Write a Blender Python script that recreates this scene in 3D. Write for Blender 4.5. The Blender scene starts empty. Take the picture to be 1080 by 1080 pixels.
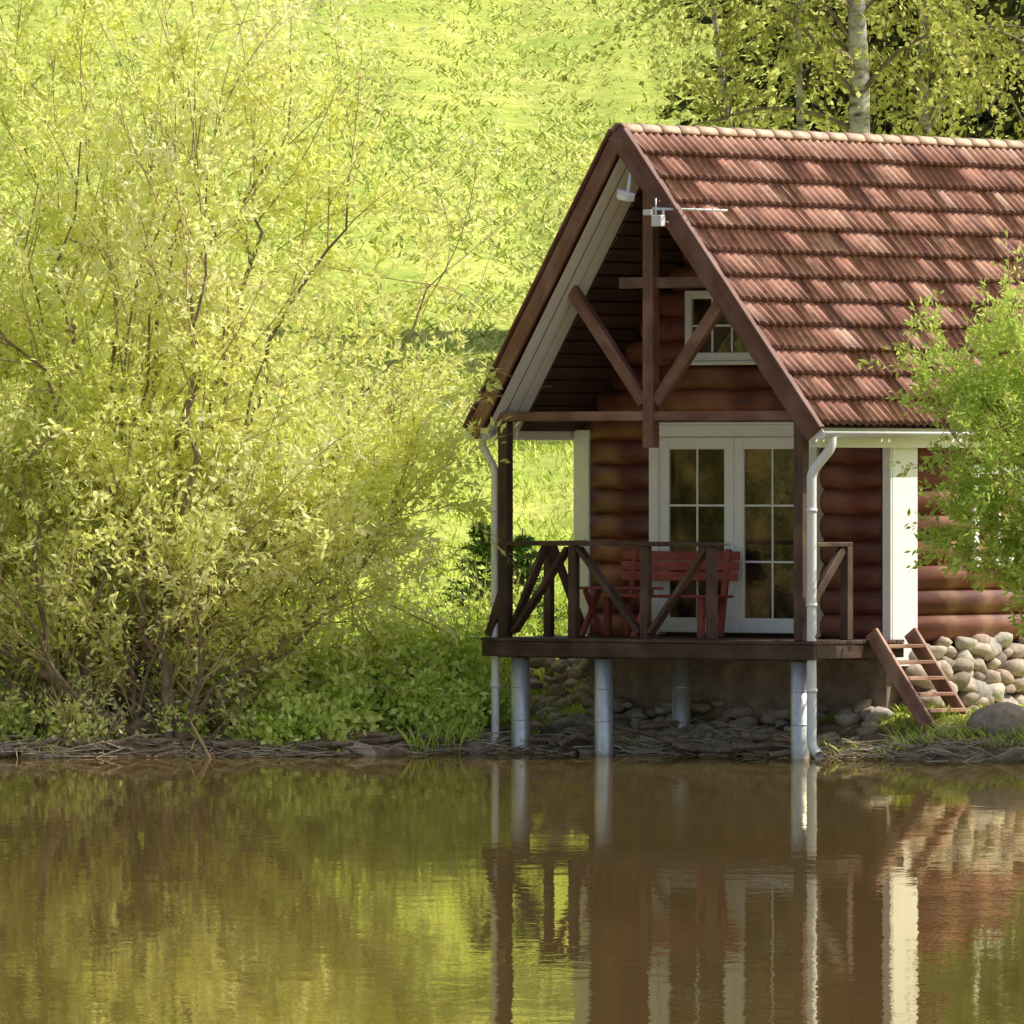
import bpy, math, random
import numpy as np
from mathutils import Vector, Matrix, Quaternion, noise
random.seed(7); rng=np.random.default_rng(7)
scn=bpy.context.scene
A=math.radians(38); CX,CY=1.49,1.2
# ---------------------------------------------------------------- materials
def newmat(name):
    m=bpy.data.materials.new(name); m.use_nodes=True
    nt=m.node_tree; nt.nodes.clear()
    out=nt.nodes.new('ShaderNodeOutputMaterial')
    return m,nt,out
def N(nt,t,**k):
    n=nt.nodes.new(t)
    for a,b in k.items():
        if a in n.inputs: n.inputs[a].default_value=b
        else: setattr(n,a,b)
    return n
def ramp(nt,fac,stops):
    r=nt.nodes.new('ShaderNodeValToRGB'); nt.links.new(fac,r.inputs[0])
    e=r.color_ramp.elements
    while len(e)<len(stops): e.new(.5)
    for i,(p,c) in enumerate(stops):
        e[i].position=p; e[i].color=(*c,1)
    return r
def wood(name,c1,c2,c3=None,rough=.6,scale=6,stretch=.06,bump=.4,bd=.01):
    m,nt,out=newmat(name); L=nt.links.new
    tc=N(nt,'ShaderNodeTexCoord'); mp=N(nt,'ShaderNodeMapping'); mp.inputs['Scale'].default_value=(1,1,stretch)
    L(tc.outputs['Object'],mp.inputs[0])
    oi=N(nt,'ShaderNodeObjectInfo')
    add=N(nt,'ShaderNodeVectorMath',operation='ADD'); L(mp.outputs[0],add.inputs[0])
    mul=N(nt,'ShaderNodeMath',operation='MULTIPLY'); mul.inputs[1].default_value=30; L(oi.outputs['Random'],mul.inputs[0]); L(mul.outputs[0],add.inputs[1])
    n=N(nt,'ShaderNodeTexNoise',Scale=scale*3,Detail=3.0,Roughness=.65); L(add.outputs[0],n.inputs['Vector'])
    n2=N(nt,'ShaderNodeTexNoise',Scale=2.2,Detail=2.0); L(tc.outputs['Object'],n2.inputs['Vector'])
    r=ramp(nt,n.outputs['Fac'],[(.3,c1),(.7,c2)])
    mx=N(nt,'ShaderNodeMix',data_type='RGBA'); 
    r2=ramp(nt,n2.outputs['Fac'],[(.45,(0,0,0)),(.75,(1,1,1))])
    L(r2.outputs[0],mx.inputs[0]); L(r.outputs[0],mx.inputs[6]); mx.inputs[7].default_value=(*(c3 or c2),1)
    hs=N(nt,'ShaderNodeHueSaturation'); L(mx.outputs[2],hs.inputs['Color'])
    mr=N(nt,'ShaderNodeMapRange'); mr.inputs[3].default_value=.7; mr.inputs[4].default_value=1.3; L(oi.outputs['Random'],mr.inputs[0]); L(mr.outputs[0],hs.inputs['Value'])
    p=N(nt,'ShaderNodeBsdfPrincipled',Roughness=rough); L(hs.outputs[0],p.inputs['Base Color'])
    b=N(nt,'ShaderNodeBump',Strength=bump,Distance=bd); L(n.outputs['Fac'],b.inputs['Height']); L(b.outputs[0],p.inputs['Normal'])
    L(p.outputs[0],out.inputs[0]); return m
def plain(name,c1,c2,rough=.5,metal=0,scale=8,bump=.15,bd=.01):
    m,nt,out=newmat(name); L=nt.links.new
    g=N(nt,'ShaderNodeNewGeometry')
    n=N(nt,'ShaderNodeTexNoise',Scale=float(scale),Detail=4.0,Roughness=.65); L(g.outputs['Position'],n.inputs['Vector'])
    r=ramp(nt,n.outputs['Fac'],[(.3,c1),(.7,c2)])
    p=N(nt,'ShaderNodeBsdfPrincipled',Roughness=rough,Metallic=metal); L(r.outputs[0],p.inputs['Base Color'])
    b=N(nt,'ShaderNodeBump',Strength=bump,Distance=bd); L(n.outputs['Fac'],b.inputs['Height']); L(b.outputs[0],p.inputs['Normal'])
    L(p.outputs[0],out.inputs[0]); return m
def leafmat(name,cols,trans=.5,tv=1.15):
    m,nt,out=newmat(name); L=nt.links.new
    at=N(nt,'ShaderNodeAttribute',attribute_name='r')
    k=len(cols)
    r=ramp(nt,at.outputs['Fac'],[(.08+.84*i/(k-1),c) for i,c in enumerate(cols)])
    d=N(nt,'ShaderNodeBsdfDiffuse');L(r.outputs[0],d.inputs[0])
    if trans<=0: L(d.outputs[0],out.inputs[0]); return m
    r2=ramp(nt,at.outputs['Fac'],[(.08+.84*i/(k-1),(min(.97,c[0]*tv),min(.98,c[1]*tv),c[2]*tv*.85)) for i,c in enumerate(cols)])
    t=N(nt,'ShaderNodeBsdfTranslucent'); L(r2.outputs[0],t.inputs[0])
    mx=N(nt,'ShaderNodeMixShader'); mx.inputs[0].default_value=trans; L(d.outputs[0],mx.inputs[1]); L(t.outputs[0],mx.inputs[2])
    L(mx.outputs[0],out.inputs[0]); return m

M_dark=wood('dark_stain_wood',(.042,.021,.016),(.10,.048,.035),(.17,.10,.075))
M_barge=wood('barge_wood',(.12,.048,.036),(.2,.088,.064),(.26,.15,.12))
M_truss=wood('truss_wood',(.10,.042,.031),(.20,.085,.064),(.28,.16,.125))
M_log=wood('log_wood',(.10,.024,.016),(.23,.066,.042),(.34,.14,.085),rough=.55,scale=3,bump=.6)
M_logSunlit=wood('sunlit_side_log_wood',(.13,.034,.023),(.28,.09,.055),(.50,.27,.155),rough=.6,scale=3,bump=.6)  # lighter copy of the log wood, sunlight on the side wall put into colour
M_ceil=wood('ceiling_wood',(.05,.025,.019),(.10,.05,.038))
M_red=wood('red_bench_wood',(.22,.035,.03),(.36,.065,.055),(.44,.12,.1),rough=.5)
M_step=wood('step_wood',(.18,.075,.05),(.36,.18,.12),(.52,.33,.23))
M_white=plain('white_paint',(.86,.85,.84),(.92,.91,.90),.45,0,5,.05)
M_steel=plain('galvanised_steel',(.58,.6,.62),(.8,.81,.82),.45,.6,14,.1)
M_conc=plain('concrete',(.2,.145,.11),(.42,.33,.26),.9,0,5,.8,.03)
M_grey=plain('grey_plastic',(.7,.7,.7),(.8,.8,.8),.4)
M_bark=plain('willow_bark',(.12,.085,.055),(.36,.27,.18),.9,0,9,.9,.03)
M_twig=plain('twig_bark',(.36,.26,.12),(.6,.47,.26),.8,0,4,.2)
M_dry=plain('dry_reed',(.28,.21,.14),(.7,.57,.41),.9,0,6,.1)
def birchmat():
    m,nt,out=newmat('birch_bark'); L=nt.links.new
    g=N(nt,'ShaderNodeNewGeometry'); mp=N(nt,'ShaderNodeMapping'); mp.inputs['Scale'].default_value=(1.5,1.5,5); L(g.outputs['Position'],mp.inputs[0])
    n=N(nt,'ShaderNodeTexNoise',Scale=1.6,Detail=5.0,Roughness=.7); L(mp.outputs[0],n.inputs['Vector'])
    r=ramp(nt,n.outputs['Fac'],[(.38,(.06,.05,.04)),(.48,(.34,.31,.26)),(.6,(.52,.49,.43))])
    p=N(nt,'ShaderNodeBsdfPrincipled',Roughness=.8); L(r.outputs[0],p.inputs['Base Color']); L(p.outputs[0],out.inputs[0]); return m
M_birch=birchmat()
def glassmat():
    m,nt,out=newmat('window_glass'); L=nt.links.new
    g=N(nt,'ShaderNodeNewGeometry'); n=N(nt,'ShaderNodeTexNoise',Scale=2.5,Detail=4.0); L(g.outputs['Position'],n.inputs['Vector'])
    r=ramp(nt,n.outputs['Fac'],[(.35,(.02,.014,.01)),(.5,(.08,.05,.025)),(.7,(.26,.16,.065))])  # brown and gold patches: interior and reflections painted into the glass colour
    p=N(nt,'ShaderNodeBsdfPrincipled',Roughness=.03); L(r.outputs[0],p.inputs['Base Color'])
    b=N(nt,'ShaderNodeBump',Strength=.05,Distance=.01); L(n.outputs['Fac'],b.inputs['Height']); L(b.outputs[0],p.inputs['Normal'])
    L(p.outputs[0],out.inputs[0]); return m
M_glass=glassmat()
def tilemat(name='roof_tile',k=1.0):
    m,nt,out=newmat(name); L=nt.links.new
    g=N(nt,'ShaderNodeNewGeometry'); at=N(nt,'ShaderNodeAttribute',attribute_name='r')
    n=N(nt,'ShaderNodeTexNoise',Scale=7.0,Detail=4.0,Roughness=.7); L(g.outputs['Position'],n.inputs['Vector'])
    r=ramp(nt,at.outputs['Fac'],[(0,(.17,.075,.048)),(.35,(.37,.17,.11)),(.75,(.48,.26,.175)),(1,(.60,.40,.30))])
    r2=ramp(nt,n.outputs['Fac'],[(.3,(.5,.47,.45)),(.5,(1,1,1)),(.75,(1.3,1.35,1.35))])
    mx=N(nt,'ShaderNodeMix',data_type='RGBA',blend_type='MULTIPLY'); mx.inputs[0].default_value=.85
    L(r.outputs[0],mx.inputs[6]); L(r2.outputs[0],mx.inputs[7])
    p=N(nt,'ShaderNodeBsdfPrincipled',Roughness=.6); L(mx.outputs[2],p.inputs['Base Color'])
    b=N(nt,'ShaderNodeBump',Strength=.4,Distance=.01); L(n.outputs['Fac'],b.inputs['Height']); L(b.outputs[0],p.inputs['Normal'])
    L(p.outputs[0],out.inputs[0]); return m
M_tile=tilemat()
M_ridge=plain('ridge_tile_clay',(.38,.24,.16),(.66,.50,.36),.6,0,6,.3)
def stonemat():
    m,nt,out=newmat('field_stone'); L=nt.links.new
    g=N(nt,'ShaderNodeNewGeometry'); at=N(nt,'ShaderNodeAttribute',attribute_name='r')
    n=N(nt,'ShaderNodeTexNoise',Scale=12.0,Detail=5.0,Roughness=.7); L(g.outputs['Position'],n.inputs['Vector'])
    r=ramp(nt,at.outputs['Fac'],[(0,(.26,.21,.17)),(.3,(.54,.45,.36)),(.6,(.48,.35,.27)),(.8,(.40,.37,.34)),(1,(.66,.59,.48))])
    r2=ramp(nt,n.outputs['Fac'],[(.3,(.5,.5,.5)),(.7,(1.15,1.15,1.15))])
    mx=N(nt,'ShaderNodeMix',data_type='RGBA',blend_type='MULTIPLY'); mx.inputs[0].default_value=.9
    L(r.outputs[0],mx.inputs[6]); L(r2.outputs[0],mx.inputs[7])
    p=N(nt,'ShaderNodeBsdfPrincipled',Roughness=.85); L(mx.outputs[2],p.inputs['Base Color'])
    b=N(nt,'ShaderNodeBump',Strength=.5,Distance=.02); L(n.outputs['Fac'],b.inputs['Height']); L(b.outputs[0],p.inputs['Normal'])
    L(p.outputs[0],out.inputs[0]); return m
M_stone=stonemat()
M_willow=leafmat('willow_leaf',[(.62,.69,.15),(.83,.87,.28),(.93,.94,.46),(.96,.96,.66)],.46)  # whitened, very bright tones: hazy glow put into the leaf colour
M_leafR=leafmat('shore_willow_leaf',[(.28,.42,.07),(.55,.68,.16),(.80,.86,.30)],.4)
M_birchleaf=leafmat('birch_leaf',[(.20,.23,.05),(.48,.49,.13),(.84,.80,.32)],.3)
M_darkleaf=leafmat('spruce_needles',[(.03,.042,.018),(.09,.10,.04),(.24,.24,.08)],0)
M_shrub=leafmat('shrub_leaf',[(.36,.50,.07),(.64,.77,.18),(.88,.92,.36)],.3)
M_grass=leafmat('grass_blade',[(.36,.50,.06),(.60,.70,.13),(.82,.85,.26)],0)
M_meadow=leafmat('meadow_grass',[(.32,.40,.10),(.56,.60,.19),(.88,.84,.30)],0)
def groundmat():
    m,nt,out=newmat('ground_earth_grass'); L=nt.links.new
    g=N(nt,'ShaderNodeNewGeometry'); sx=N(nt,'ShaderNodeSeparateXYZ'); L(g.outputs['Position'],sx.inputs[0])
    n=N(nt,'ShaderNodeTexNoise',Scale=3.0,Detail=5.0,Roughness=.7); L(g.outputs['Position'],n.inputs['Vector'])
    n2=N(nt,'ShaderNodeTexNoise',Scale=.35,Detail=5.0,Roughness=.7); L(g.outputs['Position'],n2.inputs['Vector'])
    gr=ramp(nt,n2.outputs['Fac'],[(.35,(.34,.44,.09)),(.55,(.48,.53,.13)),(.7,(.62,.62,.19))])
    sc=ramp(nt,n.outputs['Fac'],[(.3,(.6,.6,.55)),(.7,(1.15,1.15,1.1))])
    mx=N(nt,'ShaderNodeMix',data_type='RGBA',blend_type='MULTIPLY'); mx.inputs[0].default_value=.9
    L(gr.outputs[0],mx.inputs[6]); L(sc.outputs[0],mx.inputs[7])
    mud=ramp(nt,n.outputs['Fac'],[(.3,(.09,.062,.04)),(.5,(.22,.16,.105)),(.7,(.44,.34,.23))])
    a=N(nt,'ShaderNodeMath',operation='MULTIPLY_ADD'); L(n.outputs['Fac'],a.inputs[0]); a.inputs[1].default_value=-.5; L(sx.outputs['Z'],a.inputs[2])
    mr=N(nt,'ShaderNodeMapRange'); mr.inputs[1].default_value=.0; mr.inputs[2].default_value=.2; L(a.outputs[0],mr.inputs[0])
    fx=N(nt,'ShaderNodeMix',data_type='RGBA'); L(mr.outputs[0],fx.inputs[0]); L(mud.outputs[0],fx.inputs[6]); L(mx.outputs[2],fx.inputs[7])
    p=N(nt,'ShaderNodeBsdfDiffuse'); L(fx.outputs[2],p.inputs[0])
    b=N(nt,'ShaderNodeBump',Strength=.6,Distance=.08); L(n.outputs['Fac'],b.inputs['Height']); L(b.outputs[0],p.inputs['Normal'])
    L(p.outputs[0],out.inputs[0]); return m
M_ground=groundmat()
def watermat():
    m,nt,out=newmat('pond_water'); L=nt.links.new
    g=N(nt,'ShaderNodeNewGeometry')
    mp=N(nt,'ShaderNodeMapping'); mp.inputs['Scale'].default_value=(1.7,.7,1); L(g.outputs['Position'],mp.inputs[0])
    n=N(nt,'ShaderNodeTexNoise',Scale=1.4,Detail=4.0,Roughness=.55); L(mp.outputs[0],n.inputs['Vector'])
    b=N(nt,'ShaderNodeBump',Strength=1.0,Distance=.0021); L(n.outputs['Fac'],b.inputs['Height'])
    gl=N(nt,'ShaderNodeBsdfGlossy',Roughness=.013); gl.inputs[0].default_value=(.86,.79,.60,1); L(b.outputs[0],gl.inputs['Normal'])
    d=N(nt,'ShaderNodeBsdfDiffuse'); d.inputs[0].default_value=(.14,.095,.036,1)
    lw=N(nt,'ShaderNodeFresnel',IOR=1.33)
    mx=N(nt,'ShaderNodeMixShader'); L(lw.outputs[0],mx.inputs[0]); L(d.outputs[0],mx.inputs[1]); L(gl.outputs[0],mx.inputs[2])
    L(mx.outputs[0],out.inputs[0]); return m
M_water=watermat()
# ---------------------------------------------------------------- mesh helpers
def mk(name,V,F,mat,parent=None,attr=None,smooth=False,link=True):
    V=np.asarray(V,dtype=np.float32); F=np.asarray(F,dtype=np.int32)
    me=bpy.data.meshes.new(name); k=F.shape[1]
    me.vertices.add(len(V)); me.vertices.foreach_set('co',V.ravel())
    me.loops.add(F.size); me.loops.foreach_set('vertex_index',F.ravel())
    me.polygons.add(len(F)); me.polygons.foreach_set('loop_start',np.arange(0,F.size,k,dtype=np.int32))
    me.update(calc_edges=True)
    if smooth: me.polygons.foreach_set('use_smooth',np.ones(len(F),dtype=bool))
    if attr is not None:
        a=me.attributes.new('r','FLOAT','FACE'); a.data.foreach_set('value',np.asarray(attr,dtype=np.float32))
    me.materials.append(mat)
    o=bpy.data.objects.new(name,me); scn.collection.objects.link(o)
    if parent: o.parent=parent
    return o
def empty(name,loc=(0,0,0),rz=0):
    e=bpy.data.objects.new(name,None); e.location=loc; e.rotation_euler=(0,0,rz); scn.collection.objects.link(e); return e
import bmesh
def beam(name,p1,p2,w,h,mat,parent,up=(0,0,1),bev=.006,round_=0):
    p1=Vector(p1);p2=Vector(p2);d=(p2-p1);Ln=d.length;d.normalize()
    u=Vector(up)
    if abs(u.normalized().dot(d))>.98: u=Vector((0,1,0))
    x=u.cross(d).normalized(); y=d.cross(x)
    M=Matrix((x,y,d)).transposed().to_4x4(); M.translation=(p1+p2)/2
    bm=bmesh.new()
    if round_:
        bmesh.ops.create_cone(bm,cap_ends=True,segments=round_,radius1=w,radius2=w,depth=Ln)
        for f in bm.faces:
            if len(f.verts)==4: f.smooth=True
    else:
        bmesh.ops.create_cube(bm,size=1)
        bmesh.ops.scale(bm,vec=(w,h,Ln),verts=bm.verts)
        if bev: bmesh.ops.bevel(bm,geom=bm.edges[:],offset=min(bev,w*.3,h*.3),segments=1,affect='EDGES')
    me=bpy.data.meshes.new(name); bm.to_mesh(me); bm.free(); me.materials.append(mat)
    o=bpy.data.objects.new(name,me); scn.collection.objects.link(o); o.parent=parent; o.matrix_local=M
    return o
def box(name,lo,hi,mat,parent,bev=.006):
    lo=Vector(lo);hi=Vector(hi);c=(lo+hi)/2;s=hi-lo
    k=max(range(3),key=lambda i:s[i])
    a=c.copy();b=c.copy();a[k]=lo[k];b[k]=hi[k]
    if k==2: return beam(name,a,b,s[0],s[1],mat,parent,up=(0,1,0),bev=bev)
    if k==0: return beam(name,a,b,s[1],s[2],mat,parent,bev=bev)
    return beam(name,a,b,s[0],s[2],mat,parent,bev=bev)
def tubes(lines,sides=5):
    VV=[];FF=[];off=0
    for P,R in lines:
        P=np.asarray(P,float);R=np.asarray(R,float);n=len(P)
        T=np.gradient(P,axis=0);T/=np.linalg.norm(T,axis=1,keepdims=True)+1e-9
        ref=np.tile(np.array([.31,.77,.2]),(n,1))
        X=np.cross(T,ref);X/=np.linalg.norm(X,axis=1,keepdims=True)+1e-9;Y=np.cross(T,X)
        a=np.arange(sides)/sides*2*math.pi
        V=P[:,None,:]+R[:,None,None]*(np.cos(a)[None,:,None]*X[:,None,:]+np.sin(a)[None,:,None]*Y[:,None,:])
        VV.append(V.reshape(-1,3))
        i=np.arange(n-1)[:,None]*sides;j=np.arange(sides)[None,:];j2=(j+1)%sides
        F=np.stack([i+j,i+j2,i+sides+j2,i+sides+j],-1).reshape(-1,4)+off
        FF.append(F);off+=n*sides
    return np.concatenate(VV),np.concatenate(FF)
def leaves(P,D,Ln,W,r):
    n=len(P);D=D/(np.linalg.norm(D,axis=1,keepdims=True)+1e-9)
    S=np.cross(D,r.normal(size=(n,3)));S/=np.linalg.norm(S,axis=1,keepdims=True)+1e-9
    l=(Ln*r.uniform(.6,1.3,n))[:,None];w=(W*r.uniform(.6,1.3,n))[:,None]
    V=np.stack([P,P+D*l*.5+S*w*.5,P+D*l,P+D*l*.5-S*w*.5],1).reshape(-1,3)
    F=np.arange(4*n).reshape(-1,4); return V,F
def bez(a,b,c,n):
    t=np.linspace(0,1,n)[:,None];return (1-t)**2*a+2*t*(1-t)*b+t*t*c
def nz(P,f): return .5+.25*np.sin(P[:,0]*f+1.3*np.sin(P[:,2]*f*.9))+.25*np.sin(P[:,2]*f*1.3+P[:,1]*f+2)
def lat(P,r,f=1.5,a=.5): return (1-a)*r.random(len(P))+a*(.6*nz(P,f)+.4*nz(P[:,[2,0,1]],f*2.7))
# ---------------------------------------------------------------- camera
cam=bpy.data.cameras.new('camera');co=bpy.data.objects.new('camera',cam);scn.collection.objects.link(co);scn.camera=co
co.location=(0,-110,3);co.rotation_euler=(math.radians(90)-40/11000,0,0)
cam.sensor_width=36;cam.lens=36*110/10.8;cam.clip_start=1;cam.clip_end=3000
# ---------------------------------------------------------------- light
S=Vector((.78,.05,1.0)).normalized()
w=bpy.data.worlds.new('World');scn.world=w;w.use_nodes=True;nt=w.node_tree
bg=nt.nodes['Background'];sk=nt.nodes.new('ShaderNodeTexSky');sk.sky_type='NISHITA';sk.sun_disc=False
sk.dust_density=4.0
sk.sun_elevation=math.asin(S.z);sk.sun_rotation=math.atan2(S.x,S.y);nt.links.new(sk.outputs[0],bg.inputs[0]);bg.inputs[1].default_value=.15
sl=bpy.data.lights.new('sun','SUN');sl.energy=5;sl.angle=math.radians(.5);sl.color=(1,.95,.84)
so=bpy.data.objects.new('sun',sl);scn.collection.objects.link(so);so.rotation_mode='QUATERNION';so.rotation_quaternion=(-S).to_track_quat('-Z','Y')
scn.view_settings.view_transform='Standard';scn.view_settings.look='None';scn.view_settings.exposure=0
# ---------------------------------------------------------------- terrain
SX=[-500,-10,-5,-2,-.5,.1,.8,2,3,3.8,4.6,6,10,500];SY=[.6,.6,.3,1.0,2.2,2.5,2.0,1.6,.5,-.3,-.9,-1.3,-1.6,-1.6]
DZ=[-60,-3,0,.08,2,8,20,60,120,200,600];ZZ=[-1.5,-1.2,0,.06,.55,1.4,3.0,6.1,14,22,24]
def sst(x,a,b):
    t=np.clip((x-a)/(b-a),0,1);return t*t*(3-2*t)
def height(X,Y):
    X=np.asarray(X,float);Y=np.asarray(Y,float)
    ys=np.interp(X,SX,SY)+.12*np.sin(X*2.1+.5)+.08*np.sin(X*5.3)+.04*np.sin(X*11.7+1)
    d=Y-ys; z=np.interp(d,DZ,ZZ)
    k=sst(X,3.3,4.2)*(1-sst(Y,7,14)); z=z-k*np.maximum(z-.42,0)*.95
    nearw=np.clip(d/1.0,0,1)
    z=z+nearw*(.035*np.sin(X*3.1+Y*1.3)+.03*np.sin(X*1.7-Y*2.9)+.015*np.sin(X*7+Y*9))+np.clip(d/30,0,1)*.25*np.sin(X*.13+Y*.11)
    z=np.maximum(z,np.where(Y<-100,np.interp(-Y,[104,109,115,200],[-1.5,.2,1.0,6]),-5))
    return z
def axis(lo,hi,f0,f1,st):
    f=list(np.arange(f0,f1,st));a=[];s=st;x=f0
    while x>lo: s*=1.18;x-=s;a.append(x)
    b=[];s=st;x=f1
    while x<hi: s*=1.18;x+=s;b.append(x)
    return np.array(a[::-1]+f+b)
xs=axis(-600,600,-8,8,.12);ys=axis(-300,900,-2.5,9,.1)
GX,GY=np.meshgrid(xs,ys);GZ=height(GX,GY)
V=np.stack([GX,GY,GZ],-1).reshape(-1,3);nx,ny=len(xs),len(ys)
i=np.arange(ny-1)[:,None]*nx;j=np.arange(nx-1)[None,:]
F=np.stack([i+j,i+j+1,i+nx+j+1,i+nx+j],-1).reshape(-1,4)
mk('ground',V,F,M_ground,smooth=True)
mk('water',[(-600,-300,0),(600,-300,0),(600,30,0),(-600,30,0)],[(0,1,2,3)],M_water)
# ---------------------------------------------------------------- cabin
cab=empty('log_cabin',(CX,CY,0),-A)
HW=1.98;FY=1.54;BY=8.6;DZT=1.24
RZ=6.63;EZ=3.50;EX=2.27;YF0=-.55;YF1=-.16;YB=9.1
sl_dir=Vector((EX,0,EZ-RZ));SLn=sl_dir.length;sl_dir.normalize()
def rp(side,s,y,off=0):
    nrm=Vector((side*(RZ-EZ),0,EX)).normalized()
    return Vector((side*EX*s,y,RZ+(EZ-RZ)*s))+nrm*off
def yf(s): return YF0+(YF1-YF0)*s
NR=12;dy=.26;spt=16
for side in (1,-1):
    ncol=int((YB-YF0)/dy)+1
    yy=YB-np.arange(ncol*spt+1)*dy/spt
    lines=[];rows=[];rr=random.Random(3+side)
    nrm=Vector((side*(RZ-EZ),0,EX)).normalized()
    tj=[[rr.uniform(-.010,.012) for _ in range(ncol+2)] for _ in range(NR)]
    colb=(np.arange(len(yy))/spt)
    for r_ in range(NR):
        col=colb+(.5 if r_%2 else 0)
        jit=np.array([tj[r_][int(c)] for c in col])
        prof=.05*(.5+.5*np.cos(4*np.pi*col))**.8
        for e,(s,o) in enumerate(((r_/NR,0.0),((r_+1.0)/NR,.065),((r_+1.002)/NR,.005))):
            y=np.maximum(yy,yf(min(s,1)))
            h=prof*(1 if e<2 else .9)+o+jit*(.3 if e==0 else 1.4)+.012
            base=np.array([side*EX*s,0,RZ+(EZ-RZ)*s])
            Pn=base[None,:]+np.array(nrm)[None,:]*h[:,None]; Pn[:,1]=y
            sj=(jit*1.8+.03*np.cos(4*np.pi*col+.6))*(1 if e else 0)
            Pn+=np.array([side*sl_dir.x,0,sl_dir.z])[None,:]*sj[:,None]
            lines.append(Pn);rows.append(r_)
    V=np.concatenate(lines);n=len(yy);F=[];at=[]
    for k in range(len(lines)-1):
        for c in range(n-1):
            F.append((k*n+c,k*n+c+1,(k+1)*n+c+1,(k+1)*n+c))
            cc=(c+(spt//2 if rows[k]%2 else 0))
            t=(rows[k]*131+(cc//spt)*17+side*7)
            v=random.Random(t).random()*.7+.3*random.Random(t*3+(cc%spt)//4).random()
            at.append(v if k%3==0 else 0)  # step faces get the darkest tone: shadow line under each row, painted
    mk('roof_tiles',V,F,M_tile,cab,attr=at)
    def quad(name,s0,s1,ya0,ya1,yb0,yb1,off,mat):
        P=[rp(side,s0,ya0,off),rp(side,s1,ya1,off),rp(side,s1,yb1,off),rp(side,s0,yb0,off)]
        return mk(name,[tuple(p) for p in P],[(0,1,2,3)],mat,cab)
    quad('roof_underlay',0,1.0,YF0+.01,YF1+.01,YB,YB,-.02,M_dark)
    WS=.60
    for b in range(3):
        quad('soffit_white',.02,.985,YF0+.02+WS/3*b,YF1+.02+WS/3*b,YF0+WS/3*(b+1)+.008,YF1+WS/3*(b+1)+.008,-.125-.003*(b%2),M_white)
    for b in range(22):
        s0=b/22*.985+.004;s1=(b+1)/22*.985-.001
        ya=yf(s0)+WS+.02
        c0=rp(side,s0,0,-.14);c1=rp(side,s1,0,-.14)
        mid=(c0+c1)/2
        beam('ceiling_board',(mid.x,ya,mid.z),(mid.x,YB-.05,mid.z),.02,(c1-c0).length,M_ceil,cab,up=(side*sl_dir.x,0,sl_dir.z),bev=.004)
    a=rp(side,0.0,YF0-.02,-.035 if side>0 else -.02);b=rp(side,1.02,YF1-.02,-.035 if side>0 else -.02)
    hgt=.23 if side>0 else .17
    d=(b-a).normalized();y2=nrm-(nrm.dot(d))*d
    beam('barge_board',a-d*.03*(1 if side>0 else -1),b,.05,hgt,M_barge,cab,up=y2)
    a2=rp(side,0.0,YB+.03,-.02);b2=rp(side,1.02,YB+.03,-.02);beam('barge_board_rear',a2,b2,.045,.22,M_barge,cab,up=nrm)
    beam('barge_cap',rp(side,.005,YF0-.035,.095),rp(side,1.02,YF1-.035,.095),.09,.025,M_barge,cab,up=y2)
    e=rp(side,1.0,0,-.08)
    box('eave_fascia',(min(e.x,e.x-side*.03),YF1+.03,EZ-(.22 if side>0 else .13)),(max(e.x,e.x-side*.03),YB,EZ-.0),M_white,cab)
    gx=side*(EX+.07)
    a=np.linspace(math.pi,2*math.pi,9);gy0=YF1+.0
    V=[];F=[]
    for yv in (gy0,YB):
        for t in a: V.append((gx+.065*math.cos(t),yv,EZ-.05+.065*math.sin(t)))
    for q in range(8): F.append((q,q+1,9+q+1,9+q))
    g=mk('gutter',V,F,M_white,cab,smooth=True);md=g.modifiers.new('s','SOLIDIFY');md.thickness=.008
    beam('gutter_end',(gx,gy0-.004,EZ-.083),(gx,gy0+.006,EZ-.083),.06,.06,M_white,cab,round_=16)
yv=YF0-.04
while yv<YB:
    V=[];n=9
    for e,(yy_,r_) in enumerate(((yv,.085),(yv+.36,.072))):
        for q in range(n):
            t=math.pi*q/(n-1);V.append((r_*math.cos(t),yy_,RZ+.005+r_*1.0*math.sin(t)))
    F=[(q,q+1,n+q+1,n+q) for q in range(n-1)]
    o=mk('ridge_tile',V,F,M_ridge,cab,smooth=True);md=o.modifiers.new('s','SOLIDIFY');md.thickness=.015
    yv+=.335
def pipe(name,pts,r,parent,mat):
    P=[];pts=[np.array(p,float) for p in pts]
    P.append(pts[0])
    for k in range(1,len(pts)-1):
        a,b,c=pts[k-1],pts[k],pts[k+1];da=(a-b)/np.linalg.norm(a-b);dc=(c-b)/np.linalg.norm(c-b)
        q=bez(b+da*.07,b,b+dc*.07,6);P+=list(q)
    P.append(pts[-1]);V,F=tubes([(P,[r]*len(P))],14);mk(name,V,F,mat,parent,smooth=True)
pipe('downpipe',[(EX+.07,.05,EZ-.1),(EX+.07,.05,EZ-.22),(2.16,-.06,EZ-.48),(2.16,-.06,.13),(2.30,-.12,.04)],.052,cab,M_white)
pipe('downpipe',[(-EX-.07,.05,EZ-.1),(-EX-.07,.05,EZ-.2),(-2.12,.0,EZ-.46),(-2.12,.0,.18),(-2.1,-.05,.08)],.045,cab,M_white)
for z in (2.6,1.6,.7):
    for sx,px in ((1,2.16),(-1,-2.12)): beam('pipe_clip',(px,-.06 if sx>0 else 0,z),(px,-.06 if sx>0 else 0,z+.035),.06,.05,M_white,cab,round_=14)
SPL=.268
def roofhalf(z): return (RZ-.2-z)/(RZ-EZ)*EX
z=DZT+.12;k=0
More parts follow.
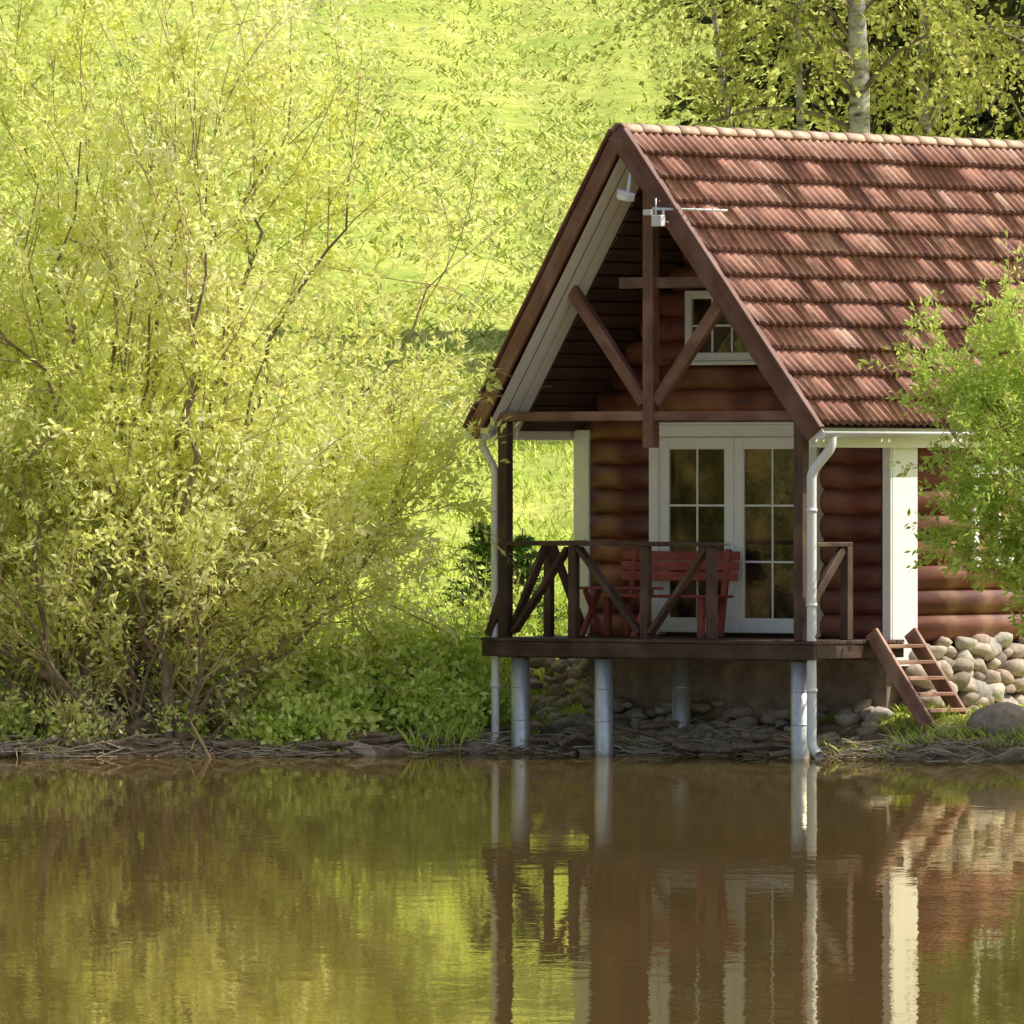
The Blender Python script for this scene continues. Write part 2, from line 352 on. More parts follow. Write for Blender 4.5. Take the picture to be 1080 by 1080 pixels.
def cut(segs,a,b):
    o=[]
    for s0,s1 in segs:
        if b<=s0 or a>=s1:o.append((s0,s1))
        else:
            if a-s0>.05:o.append((s0,a))
            if s1-b>.05:o.append((b,s1))
    return o
while z<RZ-.35:
    hx=min(HW,roofhalf(z)-.08)
    if hx<.12: break
    segs=[(-hx,hx)]
    if z<3.5: segs=cut(segs,-1.08,1.12)
    if 4.2<z<5.0: segs=cut(segs,-.52,.52)
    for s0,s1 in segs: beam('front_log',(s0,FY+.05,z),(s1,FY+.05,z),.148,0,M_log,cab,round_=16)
    if z<EZ+.15:
        for side in (1,-1):
            beam('side_log',(side*(HW-.03),FY-.02 ,z+.0),(side*(HW-.03),BY+.1,z),.15,0,M_logSunlit,cab,round_=16)
    z+=SPL;k+=1
box('wall_core',(-HW+.05,FY+.1,DZT-.1),(HW-.05,BY,EZ-.05),M_dark,cab,bev=0)
mk('gable_core',[(-HW+.1,FY+.11,EZ-.2),(HW-.1,FY+.11,EZ-.2),(0,FY+.11,RZ-.25)],[(0,1,2)],M_dark,cab)
mk('gable_core_rear',[(-HW-.1,BY+.05,EZ-.2),(HW+.1,BY+.05,EZ-.2),(0,BY+.05,RZ-.2)],[(0,1,2)],M_log,cab)
box('corner_board',(HW+.125,FY-.12,.95),(HW+.16,FY+.34,EZ-.2),M_white,cab)
box('corner_board',(HW+.05,FY-.155,.98),(HW+.157,FY-.125,EZ-.2),M_white,cab)
box('corner_board',(-HW-.15,FY-.15,DZT+.02),(-HW+.06,FY-.115,EZ-.02),M_white,cab)
# door
D0,D1=-1.10,1.16;FZ=DZT+.02;TZ=3.50;yd=FY-.10
box('door_frame',(D0,yd-.05,FZ),(D0+.12,yd+.1,TZ-.1),M_white,cab)
box('door_frame',(D1-.12,yd-.05,FZ),(D1,yd+.1,TZ-.1),M_white,cab)
box('door_frame',(D0-.04,yd-.06,TZ-.1+.002),(D1+.04,yd+.1,TZ+.03),M_white,cab)
box('door_head_trim',(D0-.06,yd-.075,TZ+.032),(D1+.06,yd+.1,TZ+.06),M_white,cab)
mid=(D0+D1)/2
for l0,l1,nm in ((D0+.122,mid-.003,'door_leaf'),(mid+.003,D1-.122,'door_leaf')):
    st=.13;b0=FZ+.03;t0=TZ-.103
    box(nm,(l0,yd-.02,b0),(l0+st,yd+.04,t0),M_white,cab);box(nm,(l1-st,yd-.02,b0),(l1,yd+.04,t0),M_white,cab)
    box(nm,(l0+st+.001,yd-.018,b0),(l1-st-.001,yd+.04,b0+.16),M_white,cab);box(nm,(l0+st+.001,yd-.018,t0-.13),(l1-st-.001,yd+.04,t0),M_white,cab)
    box('door_glass',(l0+st-.01,yd+.008,b0+.15),(l1-st+.01,yd+.018,t0-.12),M_glass,cab,bev=0)
    m_=(l0+l1)/2;box('door_muntin',(m_-.011,yd-.004,b0+.161),(m_+.011,yd+.007,t0-.131),M_white,cab,bev=.002)
    hgt=(t0-.13)-(b0+.16)
    for q in (1,2):
        zz=b0+.16+hgt*q/3;box('door_muntin',(l0+st+.001,yd-.007,zz-.011),(l1-st-.001,yd-.0045,zz+.011),M_white,cab,bev=.001)
beam('door_handle',(mid-.06,yd-.06,2.25),(mid-.17,yd-.06,2.25),.012,0,M_steel,cab,round_=8)
beam('door_handle_stem',(mid-.06,yd-.06,2.25),(mid-.06,yd-.015,2.25),.012,0,M_steel,cab,round_=8)
def window(x0,x1,z0,z1,y,nc,nr):
    f=.09
    box('window_frame',(x0,y-.04,z0),(x0+f,y+.06,z1),M_white,cab);box('window_frame',(x1-f,y-.04,z0),(x1,y+.06,z1),M_white,cab)
    box('window_frame',(x0+f+.001,y-.038,z1-f),(x1-f-.001,y+.06,z1),M_white,cab);box('window_frame',(x0+f+.001,y-.038,z0),(x1-f-.001,y+.06,z0+f),M_white,cab)
    box('window_sill',(x0-.05,y-.09,z0-.045),(x1+.05,y+.03,z0-.003),M_white,cab)
    box('window_glass',(x0+f-.01,y+.0,z0+f-.01),(x1-f+.01,y+.01,z1-f+.01),M_glass,cab,bev=0)
    for q in range(1,nc):
        xx=x0+f+(x1-x0-2*f)*q/nc;box('window_muntin',(xx-.014,y-.014,z0+f+.001),(xx+.014,y-.002,z1-f-.001),M_white,cab,bev=.002)
    for q in range(1,nr):
        zz=z0+f+(z1-z0-2*f)*q/nr;box('window_muntin',(x0+f+.001,y-.018,zz-.012),(x1-f-.001,y-.0145,zz+.012),M_white,cab,bev=.001)
window(-.62,.62,4.22,4.98,FY-.10,4,2)
for (y0,y1) in ((2.9,3.9),(5.6,6.6)):
    X=HW+.12
    box('side_window_frame',(X,y0,2.0),(X+.05,y0+.1,3.1),M_white,cab);box('side_window_frame',(X,y1-.1,2.0),(X+.05,y1,3.1),M_white,cab)
    box('side_window_frame',(X,y0+.101,3.0),(X+.048,y1-.101,3.1),M_white,cab);box('side_window_frame',(X,y0+.101,2.0),(X+.048,y1-.101,2.1),M_white,cab)
    box('side_window_mullion',(X+.01,(y0+y1)/2-.03,2.101),(X+.045,(y0+y1)/2+.03,2.999),M_white,cab)
    box('side_window_glass',(X-.02,y0+.09,2.09),(X+.02,y1-.09,3.01),M_glass,cab,bev=0)
box('foundation',(-HW-.02,FY-.05,-.6),(HW+.03,BY,DZT-.14),M_conc,cab,bev=.01)
# deck
DX0,DX1,DY0=-2.2,2.26,-.16
nb=11
for q in range(nb):
    y0=DY0+(FY-.06-DY0)*q/nb;y1=DY0+(FY-.06-DY0)*(q+1)/nb-.008
    box('deck_board',(DX0,y0,DZT-.035),(DX1,y1,DZT),M_dark,cab,bev=.003)
box('deck_fascia',(DX0+.01,DY0+.012,DZT-.20),(DX1-.01,DY0+.06,DZT-.037),M_dark,cab)
box('deck_fascia',(DX1-.06,DY0+.062,DZT-.19),(DX1-.012,FY-.06,DZT-.037),M_dark,cab)
box('deck_fascia',(DX0+.012,DY0+.062,DZT-.19),(DX0+.06,FY-.06,DZT-.037),M_dark,cab)
for yy_ in (.05,1.0): box('deck_beam',(DX0+.07,yy_-.06,DZT-.215),(DX1-.07,yy_+.06,DZT-.04),M_dark,cab)
for (px,py) in ((-1.79,0.02),(-.66,0.02),(-.36,1.0),(1.95,0.02),(1.3,1.05)):
    beam('steel_pile',(px,py,-1.0),(px,py,DZT-.217),.10,0,M_steel,cab,round_=24)
    for zz in (.35,.7): beam('pile_seam',(px,py,zz),(px,py,zz+.012),.1035,0,M_steel,cab,round_=24)
P_=.12
for sx in (-1,1):
    box('porch_post',(sx*HW-P_/2,-P_/2,DZT+.001),(sx*HW+P_/2,P_/2,3.565),M_dark,cab)
box('tie_beam',(-HW-.24,-.065,3.568),(HW+.2,.065,3.67),M_truss,cab)
box('king_post',(-.07,-.075,3.28),(.07,.045,RZ-.3),M_truss,cab)
box('collar_beam',(-.42,-.03,4.98),(.9,.06,5.10),M_truss,cab)
for sx in (-1,1):
    beam('truss_brace',(sx*1.08,-.01,5.0),(sx*.08,-.01,3.76),.09,.14,M_truss,cab,up=(sx*1,0,-.8))
    box('side_plate',(sx*HW-.06,.07,3.565),(sx*HW+.06,FY+.1,3.665),M_dark,cab)
    beam('post_knee',(sx*(HW+.02),-.03,1.72),(sx*(HW+.2),-.03,1.26),.07,.09,M_dark,cab)
RT=2.28
F0=-HW+.06;F1=.86
box('rail_top',(F0,-.07,RT-.05),(F1+.07,.05,RT),M_dark,cab)
for px in (-1.05,-.08,.80):
    box('rail_post',(px-.05,-.045,DZT+.001),(px+.05,.045,RT-.051),M_dark,cab)
zt=RT-.07;zb=DZT+.06
def fb(x0,x1,y=-.0,up_=True): beam('rail_brace',(x0,y,zt),(x1,y,zb),.05,.115,M_dark,cab,up=(0,1,0)) 
fb(-1.12,-1.86,.0);fb(-.98,-.15,.0);fb(.74,-.02,.003)
box('rail_top',(-HW-.05,.07,RT-.05),(-HW+.05,FY-.13,RT-.002),M_dark,cab)
box('rail_post',(-HW-.045,.72,DZT+.001),(-HW+.045,.81,RT-.051),M_dark,cab)
beam('rail_brace',(-HW,.70,zt),(-HW,.10,zb),.10,.05,M_dark,cab,up=(1,0,0))
beam('rail_brace',(-HW,.84,zt),(-HW,1.38,zb),.10,.05,M_dark,cab,up=(1,0,0))
box('rail_top',(HW-.05,.07,RT-.05),(HW+.05,.86,RT-.002),M_dark,cab)
box('rail_post',(HW-.05,.76,DZT+.001),(HW+.05,.86,RT-.051),M_dark,cab)
beam('rail_brace',(HW,.74,zt),(HW,.10,zb+.25),.10,.06,M_dark,cab,up=(1,0,0))
# ---------------------------------------------------------------- bench, table
be=empty('garden_bench',(CX,CY,0),-A);z0=DZT
for q,(zz) in enumerate((.66,.77,.88)): box('backrest_slat',(-1.36,1.22-.0+q*.02,z0+zz-.048),(.22,1.245+q*.02,z0+zz+.048),M_red,be)
for q in range(4): box('seat_slat',(-1.36,.74+q*.11,z0+.43),(.22,.84+q*.11,z0+.46),M_red,be)
for px in (-1.2,.06):
    box('leg_front',(px-.035,.76,z0+.001),(px+.035,.83,z0+.428),M_red,be);beam('leg_rear',(px,1.13,z0+.002),(px,1.29,z0+.95),.07,.05,M_red,be,up=(0,1,0))
    box('seat_bearer',(px-.03,.831,z0+.36),(px+.03,1.16,z0+.427),M_red,be)
ta=empty('porch_table',(CX,CY,0),-A)
for q in range(4): box('table_board',(-1.3,.22+q*.10,z0+.52),(-.3,.31+q*.10,z0+.55),M_red,ta)
for px in (-1.15,-.45):
    beam('table_leg',(px,.26,z0+.002),(px,.58,z0+.515),.06,.05,M_red,ta,up=(1,0,0));beam('table_leg',(px+.052,.58,z0+.002),(px+.052,.26,z0+.515),.05,.05,M_red,ta,up=(1,0,0))
# ---------------------------------------------------------------- steps
st=empty('wooden_steps',(CX,CY,0),-A)
T0=Vector((2.30,0,1.22));T1=Vector((2.98,0,.38))
for yy_ in (.86,1.56):
    beam('stringer',(T0.x-.03,yy_,T0.z+.10),(T1.x+.06,yy_,T1.z-.08),.05,.17,M_step,st,up=(1,0,.8))
for q in range(5):
    t=(q+.4)/5;c=T0.lerp(T1,t);box('tread',(c.x-.12,.886,c.z-.0),(c.x+.12,1.534,c.z+.04),M_step,st)
# ---------------------------------------------------------------- antenna & flood light
an=empty('tv_antenna',(CX,CY,0),-A)
ax,ay,az=.50,-.62,5.72
box('junction_box',(ax+.00,ay-.05,az-.1),(ax+.13,ay+.03,az+.02),M_grey,an)
box('junction_lid',(ax-.12,ay-.04,az+.02),(ax-.01,ay+.02,az+.08),M_grey,an)
Ri=Matrix.Rotation(A,3,'Z')
def wl(x,y,z): 
    v=Ri@Vector((x,y,0));return (ax+v.x,ay+v.y,az+z)
beam('boom',wl(-.02,0,.09),wl(.78,.05,.07),.014,0,M_grey,an,round_=8)
for q in range(8):
    t=.08+q*.09;beam('element',wl(t,-.11+.004*q,.083),wl(t,.13-.004*q,.083),.006,0,M_grey,an,round_=6)
beam('reflector',wl(.02,0,.0),wl(.02,0,.2),.01,0,M_grey,an,round_=6);beam('reflector_2',wl(.06,-.1,.17),wl(.06,.1,.17),.007,0,M_grey,an,round_=6)
beam('mast',wl(.1,.0,-.1),wl(.1,.0,.1),.014,0,M_grey,an,round_=8);beam('wall_bracket',wl(.1,0,-.05),(ax+.1,-.4,az-.05),.014,0,M_grey,an,round_=8)
fl=empty('flood_light',(CX,CY,0),-A)
beam('lamp_head',(.02,-.58,5.98),(.20,-.62,5.93),.10,.09,M_grey,fl);beam('lamp_glass',(.05,-.64,5.945),(.16,-.66,5.925),.05,.06,M_white,fl);beam('lamp_arm',(.12,-.58,5.97),(.12,-.53,6.2),.02,0,M_grey,fl,round_=8)
# ---------------------------------------------------------------- stones
def stones(name,items):
    bm=bmesh.new();bmesh.ops.create_icosphere(bm,subdivisions=2,radius=1);bm.verts.ensure_lookup_table()
    base=np.array([v.co[:] for v in bm.verts]);bf=np.array([[v.index for v in f.verts] for f in bm.faces]);bm.free()
    VV=[];FF=[];at=[];off=0
    for (c,s,sd) in items:
        r=np.random.default_rng(sd);b=base.copy()
        for _ in range(9):
            d=r.normal(size=3);d/=np.linalg.norm(d);h=r.uniform(.5,.85);k=b@d;b=np.where((k>h)[:,None],b-(k-h)[:,None]*d*.9,b)
        b*=np.array(s);q=Quaternion(Vector(r.normal(size=3)).normalized(),r.uniform(-.5,.5)).to_matrix();b=b@np.array(q)
        VV.append(b+np.array(c));FF.append(bf+off);off+=len(b);at+= [r.random()]*len(bf)
    return mk(name,np.concatenate(VV),np.concatenate(FF),M_stone,attr=at,smooth=True)
def toW(lx,ly): return (CX+lx*math.cos(A)+ly*math.sin(A),CY-lx*math.sin(A)+ly*math.cos(A))
it=[];rs=np.random.default_rng(5)
yv=FY+.30
while yv<8.5:
    zt_=.22
    while zt_<1.22:
        s=rs.uniform(.07,.19);x,y=toW(HW+.08+rs.uniform(-.02,.06)+(1.15-zt_)*.28,yv+rs.uniform(-.07,.07))
        it.append(((x,y,zt_+rs.uniform(-.03,.03)),(s*1.3,s*1.1,s*.85),int(rs.integers(1e6))));zt_+=s*1.3
    yv+=.19
stones('stone_plinth',it)
it=[]
for _ in range(200):
    lx=rs.uniform(-3.4,-1.6);ly=rs.uniform(.9,3.0);x,y=toW(lx,ly);s=rs.uniform(.05,.14);h=float(height(x,y));d=rs.uniform(0,.35)
    it.append(((x,y,h+d*(1 if ly>1.6 else .1)),(s*1.2,s,s*.7),int(rs.integers(1e6))))
for _ in range(150):
    lx=rs.uniform(-1.9,2.1);ly=rs.uniform(.5,1.5);x,y=toW(lx,ly);s=rs.uniform(.04,.15);h=float(height(x,y))
    if h<-.05: continue
    it.append(((x,y,h+.02+.15*rs.random()*(ly>1.2)),(s*1.3,s,s*.7),int(rs.integers(1e6))))
for _ in range(110):
    x=rs.uniform(-5.5,6) if rs.random()<.5 else rs.uniform(-1.8,3);y=float(np.interp(x,SX,SY))+rs.uniform(-.1,.6);s=rs.uniform(.03,.11)
    it.append(((x,y,float(height(x,y))+.01),(s*1.4,s,s*.6),int(rs.integers(1e6))))
stones('shore_stones',it)
def boulder(x,y,s,sd):
    stones('boulder',[((x,y,float(height(x,y))+s[2]*.3),s,sd)])
boulder(5.2,-.1,(.42,.28,.27),3);boulder(-1.7,1.25,(.3,.2,.10),9);boulder(-.4,2.2,(.22,.2,.10),11)
# ---------------------------------------------------------------- trees
def tree(name,base,targets,r,nbr,ntw,nlf,LB,LT,LL,LW,mbark,mtwig,mleaf,rad=.1,keep=None,lowthin=None,ctrl=None,brstart=.25,twr=.006,upb=.25,drop=.0,spread0=.25,wob=.025):
    root=empty(name,(0,0,0));main=[];br=[];LP=[];LD=[]
    base=np.array(base,float)
    for T in targets:
        T=np.array(T,float);b0=base+np.array([r.uniform(-spread0,spread0),r.uniform(-spread0,spread0)*.7,-.15])
        c=b0+(T-b0)*.45+np.array([(T[0]-b0[0])*.12,(T[1]-b0[1])*.12,(-.1+.25*r.random())*abs(T[2]-b0[2])])+r.normal(size=3)*wob*6 if ctrl is None else ctrl(b0,T)
        P=bez(b0,c,T,14);P[1:-1]+=r.normal(size=(12,3))*wob*np.linalg.norm(T-b0)/4
        k=rad*r.uniform(.4,1.2);R=k*(1-np.linspace(0,1,14)**.9*.88);R[0]*=1.5
        main.append((P,R))
        for _ in range(nbr):
            t=brstart+(1-brstart)*r.random()**.75;ii=t*13;i0=min(int(ii),12);p=P[i0]+(P[i0+1]-P[i0])*(ii-i0)
            tg=P[i0+1]-P[i0];tg/=np.linalg.norm(tg)
            d=tg*.7+r.normal(size=3)*.62+np.array([0,0,upb]);d/=np.linalg.norm(d);L=LB*r.uniform(.5,1.2)
            q=bez(p,p+d*L*.5+r.normal(size=3)*.1,p+d*L+np.array([0,0,-drop*L]),6)
            if keep is not None and not keep(q[-1:],1.0)[0]:
                if r.random()<.9: continue
            rb=R[i0]*.32+.006;br.append((q,np.linspace(rb,.005,6)))
            for _ in range(ntw):
                tt=r.uniform(.15,1);jj=tt*5;j0=min(int(jj),4);pp=q[j0]+(q[j0+1]-q[j0])*(jj-j0)
                dd=(q[j0+1]-q[j0]);dd/=np.linalg.norm(dd)+1e-9;dd=dd*.8+r.normal(size=3)*.6+np.array([0,0,.1-drop]);dd/=np.linalg.norm(dd)
                l=LT*r.uniform(.5,1.3);tw=bez(pp,pp+dd*l*.5,pp+dd*l+np.array([0,0,-.12*l-drop*l]),4)
                if r.random()<.65: br.append((tw,np.linspace(twr,twr*.4,4)))
                u=r.uniform(0,1,nlf);k3=u*3;a=np.minimum(k3.astype(int),2);fr=(k3-a)[:,None]
                lp=tw[a]*(1-fr)+tw[a+1]*fr+r.normal(size=(nlf,3))*.03
                LP.append(lp);LD.append(np.tile(dd,(nlf,1))*.6+r.normal(size=(nlf,3))*.6+np.array([0,0,-.15]))
    V,F=tubes(main,9);mk('trunk_limbs',V,F,mbark,root,smooth=True)
    V,F=tubes(br,3);mk('branches',V,F,mtwig,root,smooth=True)
    P=np.concatenate(LP);D=np.concatenate(LD);m=np.ones(len(P),bool)
    if keep is not None:m&=keep(P,1.08)
    if lowthin is not None:m&=r.random(len(P))<lowthin(P)
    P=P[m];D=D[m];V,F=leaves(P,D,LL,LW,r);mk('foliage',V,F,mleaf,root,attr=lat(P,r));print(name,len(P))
    return root
C=np.array([-4.35,3.0,4.75])
def keepW(P,k):
    q=(P-C)/np.array([4.9,3.2,4.7]);ang=.93+.20*nz(P,1.6)+.10*nz(P,4.1)
    return (np.linalg.norm(q,axis=1)<ang*k)&(P[:,0]+.12*np.sin(P[:,2]*5)<-.05)
tg=[];r1=np.random.default_rng(11)
while len(tg)<28:
    v=r1.normal(size=3);v/=np.linalg.norm(v);v*=r1.uniform(.6,.95);p=C+v*np.array([4.5,2.9,4.3])
    if p[2]<1.4 or p[0]>-.6: continue
    tg.append(p)
tg+= [(-1.4,1.8,2.2),(-1.8,1.2,1.6),(-.9,2.3,3.2),(-7.5,1.2,1.8),(-6.8,.8,2.6),(-2.6,.6,2.6),(-8,2,3),(-.7,2.5,5.2),(-1.6,2.6,6.6),(-2.4,2.6,7.6),(-.55,2.6,4.2),(-1.0,2.0,2.7),(-5.5,.4,2.0),(-3.4,.3,1.9)]
def thinW(P): return np.clip(.34+(P[:,2]-.4)/2.8,.3,1)*np.where(nz(P,2.2)+.6*nz(P,5.0)>.55,1,.3)
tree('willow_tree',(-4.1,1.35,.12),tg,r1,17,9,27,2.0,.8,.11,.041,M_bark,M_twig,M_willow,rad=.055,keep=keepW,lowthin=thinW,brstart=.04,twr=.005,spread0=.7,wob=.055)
bl=[]
for q in range(12):
    a=rs.uniform(0,2*math.pi);rr_=rs.uniform(.2,.9);x=-4.2+rr_*1.0*math.cos(a);y=1.15+rr_*.4*math.sin(a);L_=rs.uniform(.2,.8)
    p0=np.array([-4.2+.4*math.cos(a),1.2+.2*math.sin(a),.0]);p2=np.array([x+(x+4.2)*.6,y-.05,.2+L_*.6]);k=rs.uniform(.06,.14);bl.append((bez(p0,(p0+p2)/2+np.array([0,0,-.1])+rs.normal(size=3)*.12,p2,9),k*np.array([1,1.1,.9,1,.75,.7,.5,.4,.15])))
V,F=tubes(bl,9);mk('willow_stump',V,F,M_bark,smooth=True)
r2=np.random.default_rng(21);CR=np.array([6.35,-1.2,3.5])
def keepR(P,k):
    q=(P-CR)/np.array([2.35,1.6,2.25]);return (np.linalg.norm(q,axis=1)<(.84+.30*nz(P,2.6)+.12*nz(P,6))*k)&(P[:,2]>np.where(P[:,0]<5.2,1.75,1.45)+.15*np.sin(P[:,0]*9))
tg=[]
while len(tg)<20:
    v=r2.normal(size=3);v/=np.linalg.norm(v);v*=r2.uniform(.6,1);p=CR+v*np.array([2.2,1.4,2.1])
    if p[2]>1.8:tg.append(p)
tg+=[(4.5,-1.2,3.6),(4.8,-1.3,2.5),(4.7,-1.1,4.3),(5.1,-1.3,5.0)]
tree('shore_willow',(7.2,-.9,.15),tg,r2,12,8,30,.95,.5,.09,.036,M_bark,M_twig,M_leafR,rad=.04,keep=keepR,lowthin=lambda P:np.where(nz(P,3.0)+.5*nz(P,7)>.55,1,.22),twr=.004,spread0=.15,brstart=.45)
r3=np.random.default_rng(31)
def birch(x,y,h,rad,nl,lean=0,lb=2.3):
    z=float(height(x,y));T=[(x+lean,y,z+h)];root=None
    def ct(b,t):return (b+t)/2+np.array([.1,0,0])
    tree('birch_tree',(x,y,z),T,r3,60,10,nl,lb,1.0,.10,.07,M_birch,M_bark,M_birchleaf,rad=rad,ctrl=ct,brstart=.12,twr=.006,upb=.05,drop=.4,spread0=.02,lowthin=lambda P:np.where(P[:,2]<11.5,1,.3))
birch(4.4,28,15,.22,18,.1);birch(4.0,36,14,.13,22,-.3);birch(7.1,29,15,.20,18,.2);birch(3.0,38,12,.11,22,-.2,1.9);birch(5.7,36,15,.12,22,0);birch(8.6,36,14,.14,14,0)
PP=[];DD=[];tr=[];r4=np.random.default_rng(41)
for k in range(14):
    x=4.6+k*.95+r4.uniform(-.3,.3);y=48+r4.uniform(-3,5);z=float(height(x,y));h=r4.uniform(13,17)
    n=6500;t=r4.random(n)**.8;a=r4.uniform(0,2*math.pi,n);R=(1-t)*2.6*np.sqrt(r4.random(n))*(1+.25*np.sin(t*55))+.1
    P=np.stack([x+R*np.cos(a),y+R*np.sin(a),z+.4+t*h-R*.25],1);PP.append(P);DD.append(np.stack([np.cos(a),np.sin(a),-.5+0*a],1)+r4.normal(size=(n,3))*.4)
    tr.append(([(x,y,z-.3),(x,y,z+h*.5),(x,y,z+h)],[.2,.12,.02]))
P=np.concatenate(PP);D=np.concatenate(DD);V,F=leaves(P,D,.3,.12,r4);dt=mk('distant_trees',V,F,M_darkleaf,attr=lat(P,r4))
V,F=tubes(tr,7);mk('trunks',V,F,M_bark,dt)
PP=[];r5=np.random.default_rng(51)
for (cx,cy,cz,rx,ry,rz) in ((-16,3,5,4,4,5),(-23,1,5,4.5,4,5.5),(-30,-3,6,5,5,6)):
    n=9000;v=r5.normal(size=(n,3));v/=np.linalg.norm(v,axis=1,keepdims=True);v*=r5.random((n,1))**.33
    P=v*np.array([rx,ry,rz]);P*= (.85+.3*nz(P,1.4))[:,None];PP.append(P+np.array([cx,cy,cz]))
P=np.concatenate(PP);V,F=leaves(P,r5.normal(size=P.shape),.34,.18,r5);mk('bank_trees',V,F,M_birchleaf,attr=lat(P,r5))
M_sap=leafmat('sapling_needles',[(.06,.12,.03),(.18,.3,.08)],0)
def spruce(x,y,h):
    z=float(height(x,y));r=np.random.default_rng(int(abs(x*100)));P=[];D=[];T=[([(x,y,z-.1),(x,y,z+h*.5),(x,y,z+h)],[.05,.03,.008])]
    e=empty('spruce_tree')
    for lv in range(14):
        t=lv/14;zz=z+.1+t*(h-.15);L=(1-t)*h*.42+.06
        for b in range(7):
            a=r.uniform(0,2*math.pi);d=np.array([math.cos(a),math.sin(a),.15]);p0=np.array([x,y,zz]);p1=p0+d*L*r.uniform(.6,1.1);T.append(([p0,(p0+p1)/2+np.array([0,0,-.03]),p1],[.012,.008,.003]))
            n=45;u=r.random(n)[:,None];P.append(p0+(p1-p0)*u);D.append(d*.5+r.normal(size=(n,3))*.5)
    V,F=tubes(T,5);mk('trunk',V,F,M_bark,e);P=np.concatenate(P);D=np.concatenate(D);V,F=leaves(P,D,.08,.018,r);mk('needles',V,F,M_sap,e,attr=lat(P,r))
spruce(.12,7.5,1.45);spruce(-.35,9,1.3)
r6=np.random.default_rng(61)
def shrub(name,x0,x1,n,hmax,cl,mat,ll,lw,ymin=.15,ymax=2.2):
    PP=[];DD=[];ST=[]
    for _ in range(cl):
        x=r6.uniform(x0,x1);y=float(np.interp(x,SX,SY))+r6.uniform(ymin,ymax);z=float(height(x,y));h=hmax*r6.uniform(.35,1)*(0.5+.5*min(1,(y-float(np.interp(x,SX,SY)))/1.2))
        R=r6.uniform(.2,.45)
        v=r6.normal(size=(n,3));v/=np.linalg.norm(v,axis=1,keepdims=True);v*=r6.random((n,1))**.45
        P=v*np.array([R,R,h*.55])+np.array([x,y,z+h*.45]);P=P[P[:,2]>z];PP.append(P);DD.append(r6.normal(size=P.shape)+np.array([0,0,.3]))
        for _ in range(6):
            q=np.array([x+r6.uniform(-R,R),y+r6.uniform(-R,R),z+h]);ST.append((bez(np.array([x,y,z-.05]),np.array([x,y,z+h*.5]),q,4),[.008,.006,.005,.003]))
    e=empty(name);P=np.concatenate(PP);D=np.concatenate(DD);V,F=leaves(P,D,ll,lw,r6);mk('foliage',V,F,mat,e,attr=lat(P,r6,3,.35));V,F=tubes(ST,4);mk('stems',V,F,M_twig,e)
shrub('shore_shrub',-2.9,-.1,320,1.1,65,M_shrub,.095,.065,.2)
shrub('shore_shrub',-3.4,.1,240,1.2,42,M_shrub,.08,.055,2.2,4.5)
shrub('shore_shrub',-7,-3.1,220,.8,50,M_shrub,.08,.05,.4,3.2)
shrub('shore_shrub',-5.8,-2.8,130,1.3,14,M_willow,.09,.035,.15,.8)
shrub('shore_shrub',5.6,7,220,.3,7,M_shrub,.07,.045,.9,1.4)
# ---------------------------------------------------------------- grass
def blades(name,P,L,W,mat,r,lean=.45):
    n=len(P);D=r.normal(size=(n,3))*lean;D[:,2]=1;D/=np.linalg.norm(D,axis=1,keepdims=True)
    S_=np.stack([r.normal(size=n),r.normal(size=n),0*D[:,0]],1);S_/=np.linalg.norm(S_,axis=1,keepdims=True)
    l=(L*r.uniform(.4,1.3,n))[:,None];B=D[:,[0,1,2]]*[1,1,0]*l*.5
    V=np.stack([P-S_*W/2,P+S_*W/2,P+D*l*.6+S_*W*.35,P+D*l+B],1).reshape(-1,3);F=np.arange(4*n).reshape(-1,4)
    mk(name,V,F,mat,attr=lat(P,r,.9,.4))
r7=np.random.default_rng(71)
def scat(n,x0,x1,d0,d1,pw=1.0,fr=False):
    x=r7.uniform(x0,x1,n);d=d0+(d1-d0)*r7.random(n)**pw;
    if fr: x=x*(1+d/110)
    y=np.interp(x,SX,SY)+d;return np.stack([x,y,height(x,y)-.01],1)
P=scat(70000,-7,7,.3,9)
lc=np.stack([(P[:,0]-CX)*math.cos(A)-(P[:,1]-CY)*math.sin(A),(P[:,0]-CX)*math.sin(A)+(P[:,1]-CY)*math.cos(A)],1)
P=P[~((abs(lc[:,0])<HW+.1)&(lc[:,1]>-.3))]
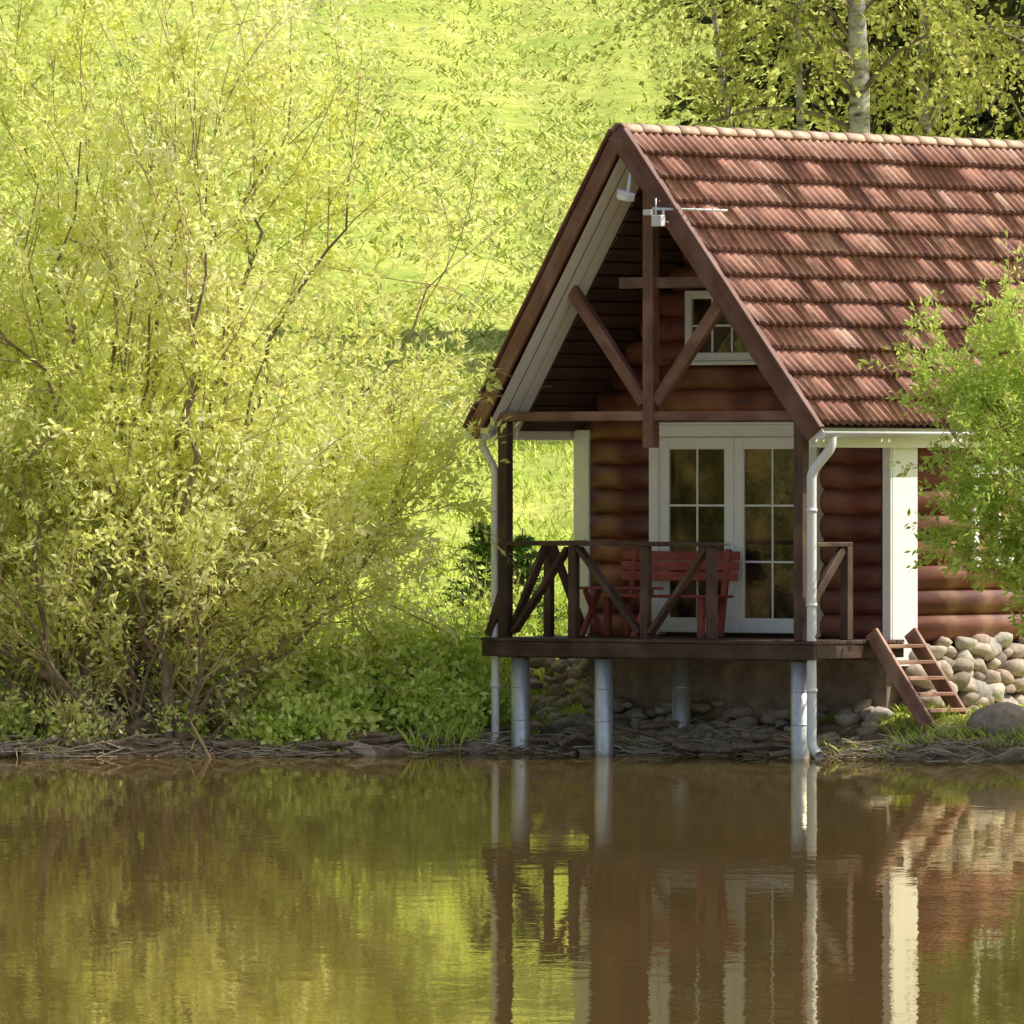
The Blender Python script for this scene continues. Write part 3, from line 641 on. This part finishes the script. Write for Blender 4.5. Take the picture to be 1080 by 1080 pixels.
P=P[(nz(P,3.0)+.4*nz(P,9.0)>.5)|(P[:,1]>4)]
blades('grass',P,.12,.012,M_grass,r7)
P=scat(40000,-6.5,6.5,8,35,1.3,True);blades('lawn_grass',P,.12,.02,M_grass,r7)
P=scat(100000,-6.5,6.5,28,140,1.1,True);P=P[~((P[:,0]>4.6)&(P[:,1]>52))];blades('meadow',P,.17,.05,M_meadow,r7,.8)
P=scat(160,-1.1,-.3,-.05,.2);blades('reeds',P,.28,.014,M_grass,r7,.25)
P=scat(1300,-6,6,-.02,.35);P=P[nz(P,2.3)+.5*nz(P,6)>.9];blades('reeds',P,.16,.011,M_grass,r7,.4)
ln=[];cl_=[r7.uniform(-6,6) for _ in range(16)]+[1.2,1.6,2.1,2.6,2.9,2.3,1.9]
for _ in range(1500):
    x=cl_[int(r7.integers(len(cl_)))]+r7.normal()*.35
    y=float(np.interp(x,SX,SY))+r7.uniform(-.2,.5);z=max(float(height(x,y)),0)+abs(r7.normal())*.04;a=r7.normal()*.5+(0 if r7.random()<.6 else r7.uniform(0,3));L_=r7.uniform(.1,.8)
    d=np.array([math.cos(a),math.sin(a),r7.normal()*.18])*L_/2;c=np.array([x,y,z]);k=r7.uniform(.4,1.2);ln.append(([c-d,c+r7.normal(size=3)*.03,c+d],[.006*k,.009*k,.004*k]))
V,F=tubes(ln,4);mk('dry_reeds',V,F,M_dry)
ln=[]
for _ in range(60):
    x=r7.uniform(-5.5,3.4) if r7.random()<.6 else r7.uniform(.3,3.2);y=float(np.interp(x,SX,SY))+r7.uniform(-.05,.6);z=max(float(height(x,y)),0)+.03;a=r7.normal()*.35;L_=r7.uniform(.4,1.6)
    d=np.array([math.cos(a),math.sin(a),r7.normal()*.08])*L_/2;c=np.array([x,y,z]);k=r7.uniform(.015,.055);ln.append(([c-d,c-d*.3+r7.normal(size=3)*.05,c+d*.4+r7.normal(size=3)*.05,c+d],[k,k,k*.8,k*.4]))
V,F=tubes(ln,7);mk('driftwood',V,F,M_bark,smooth=True)
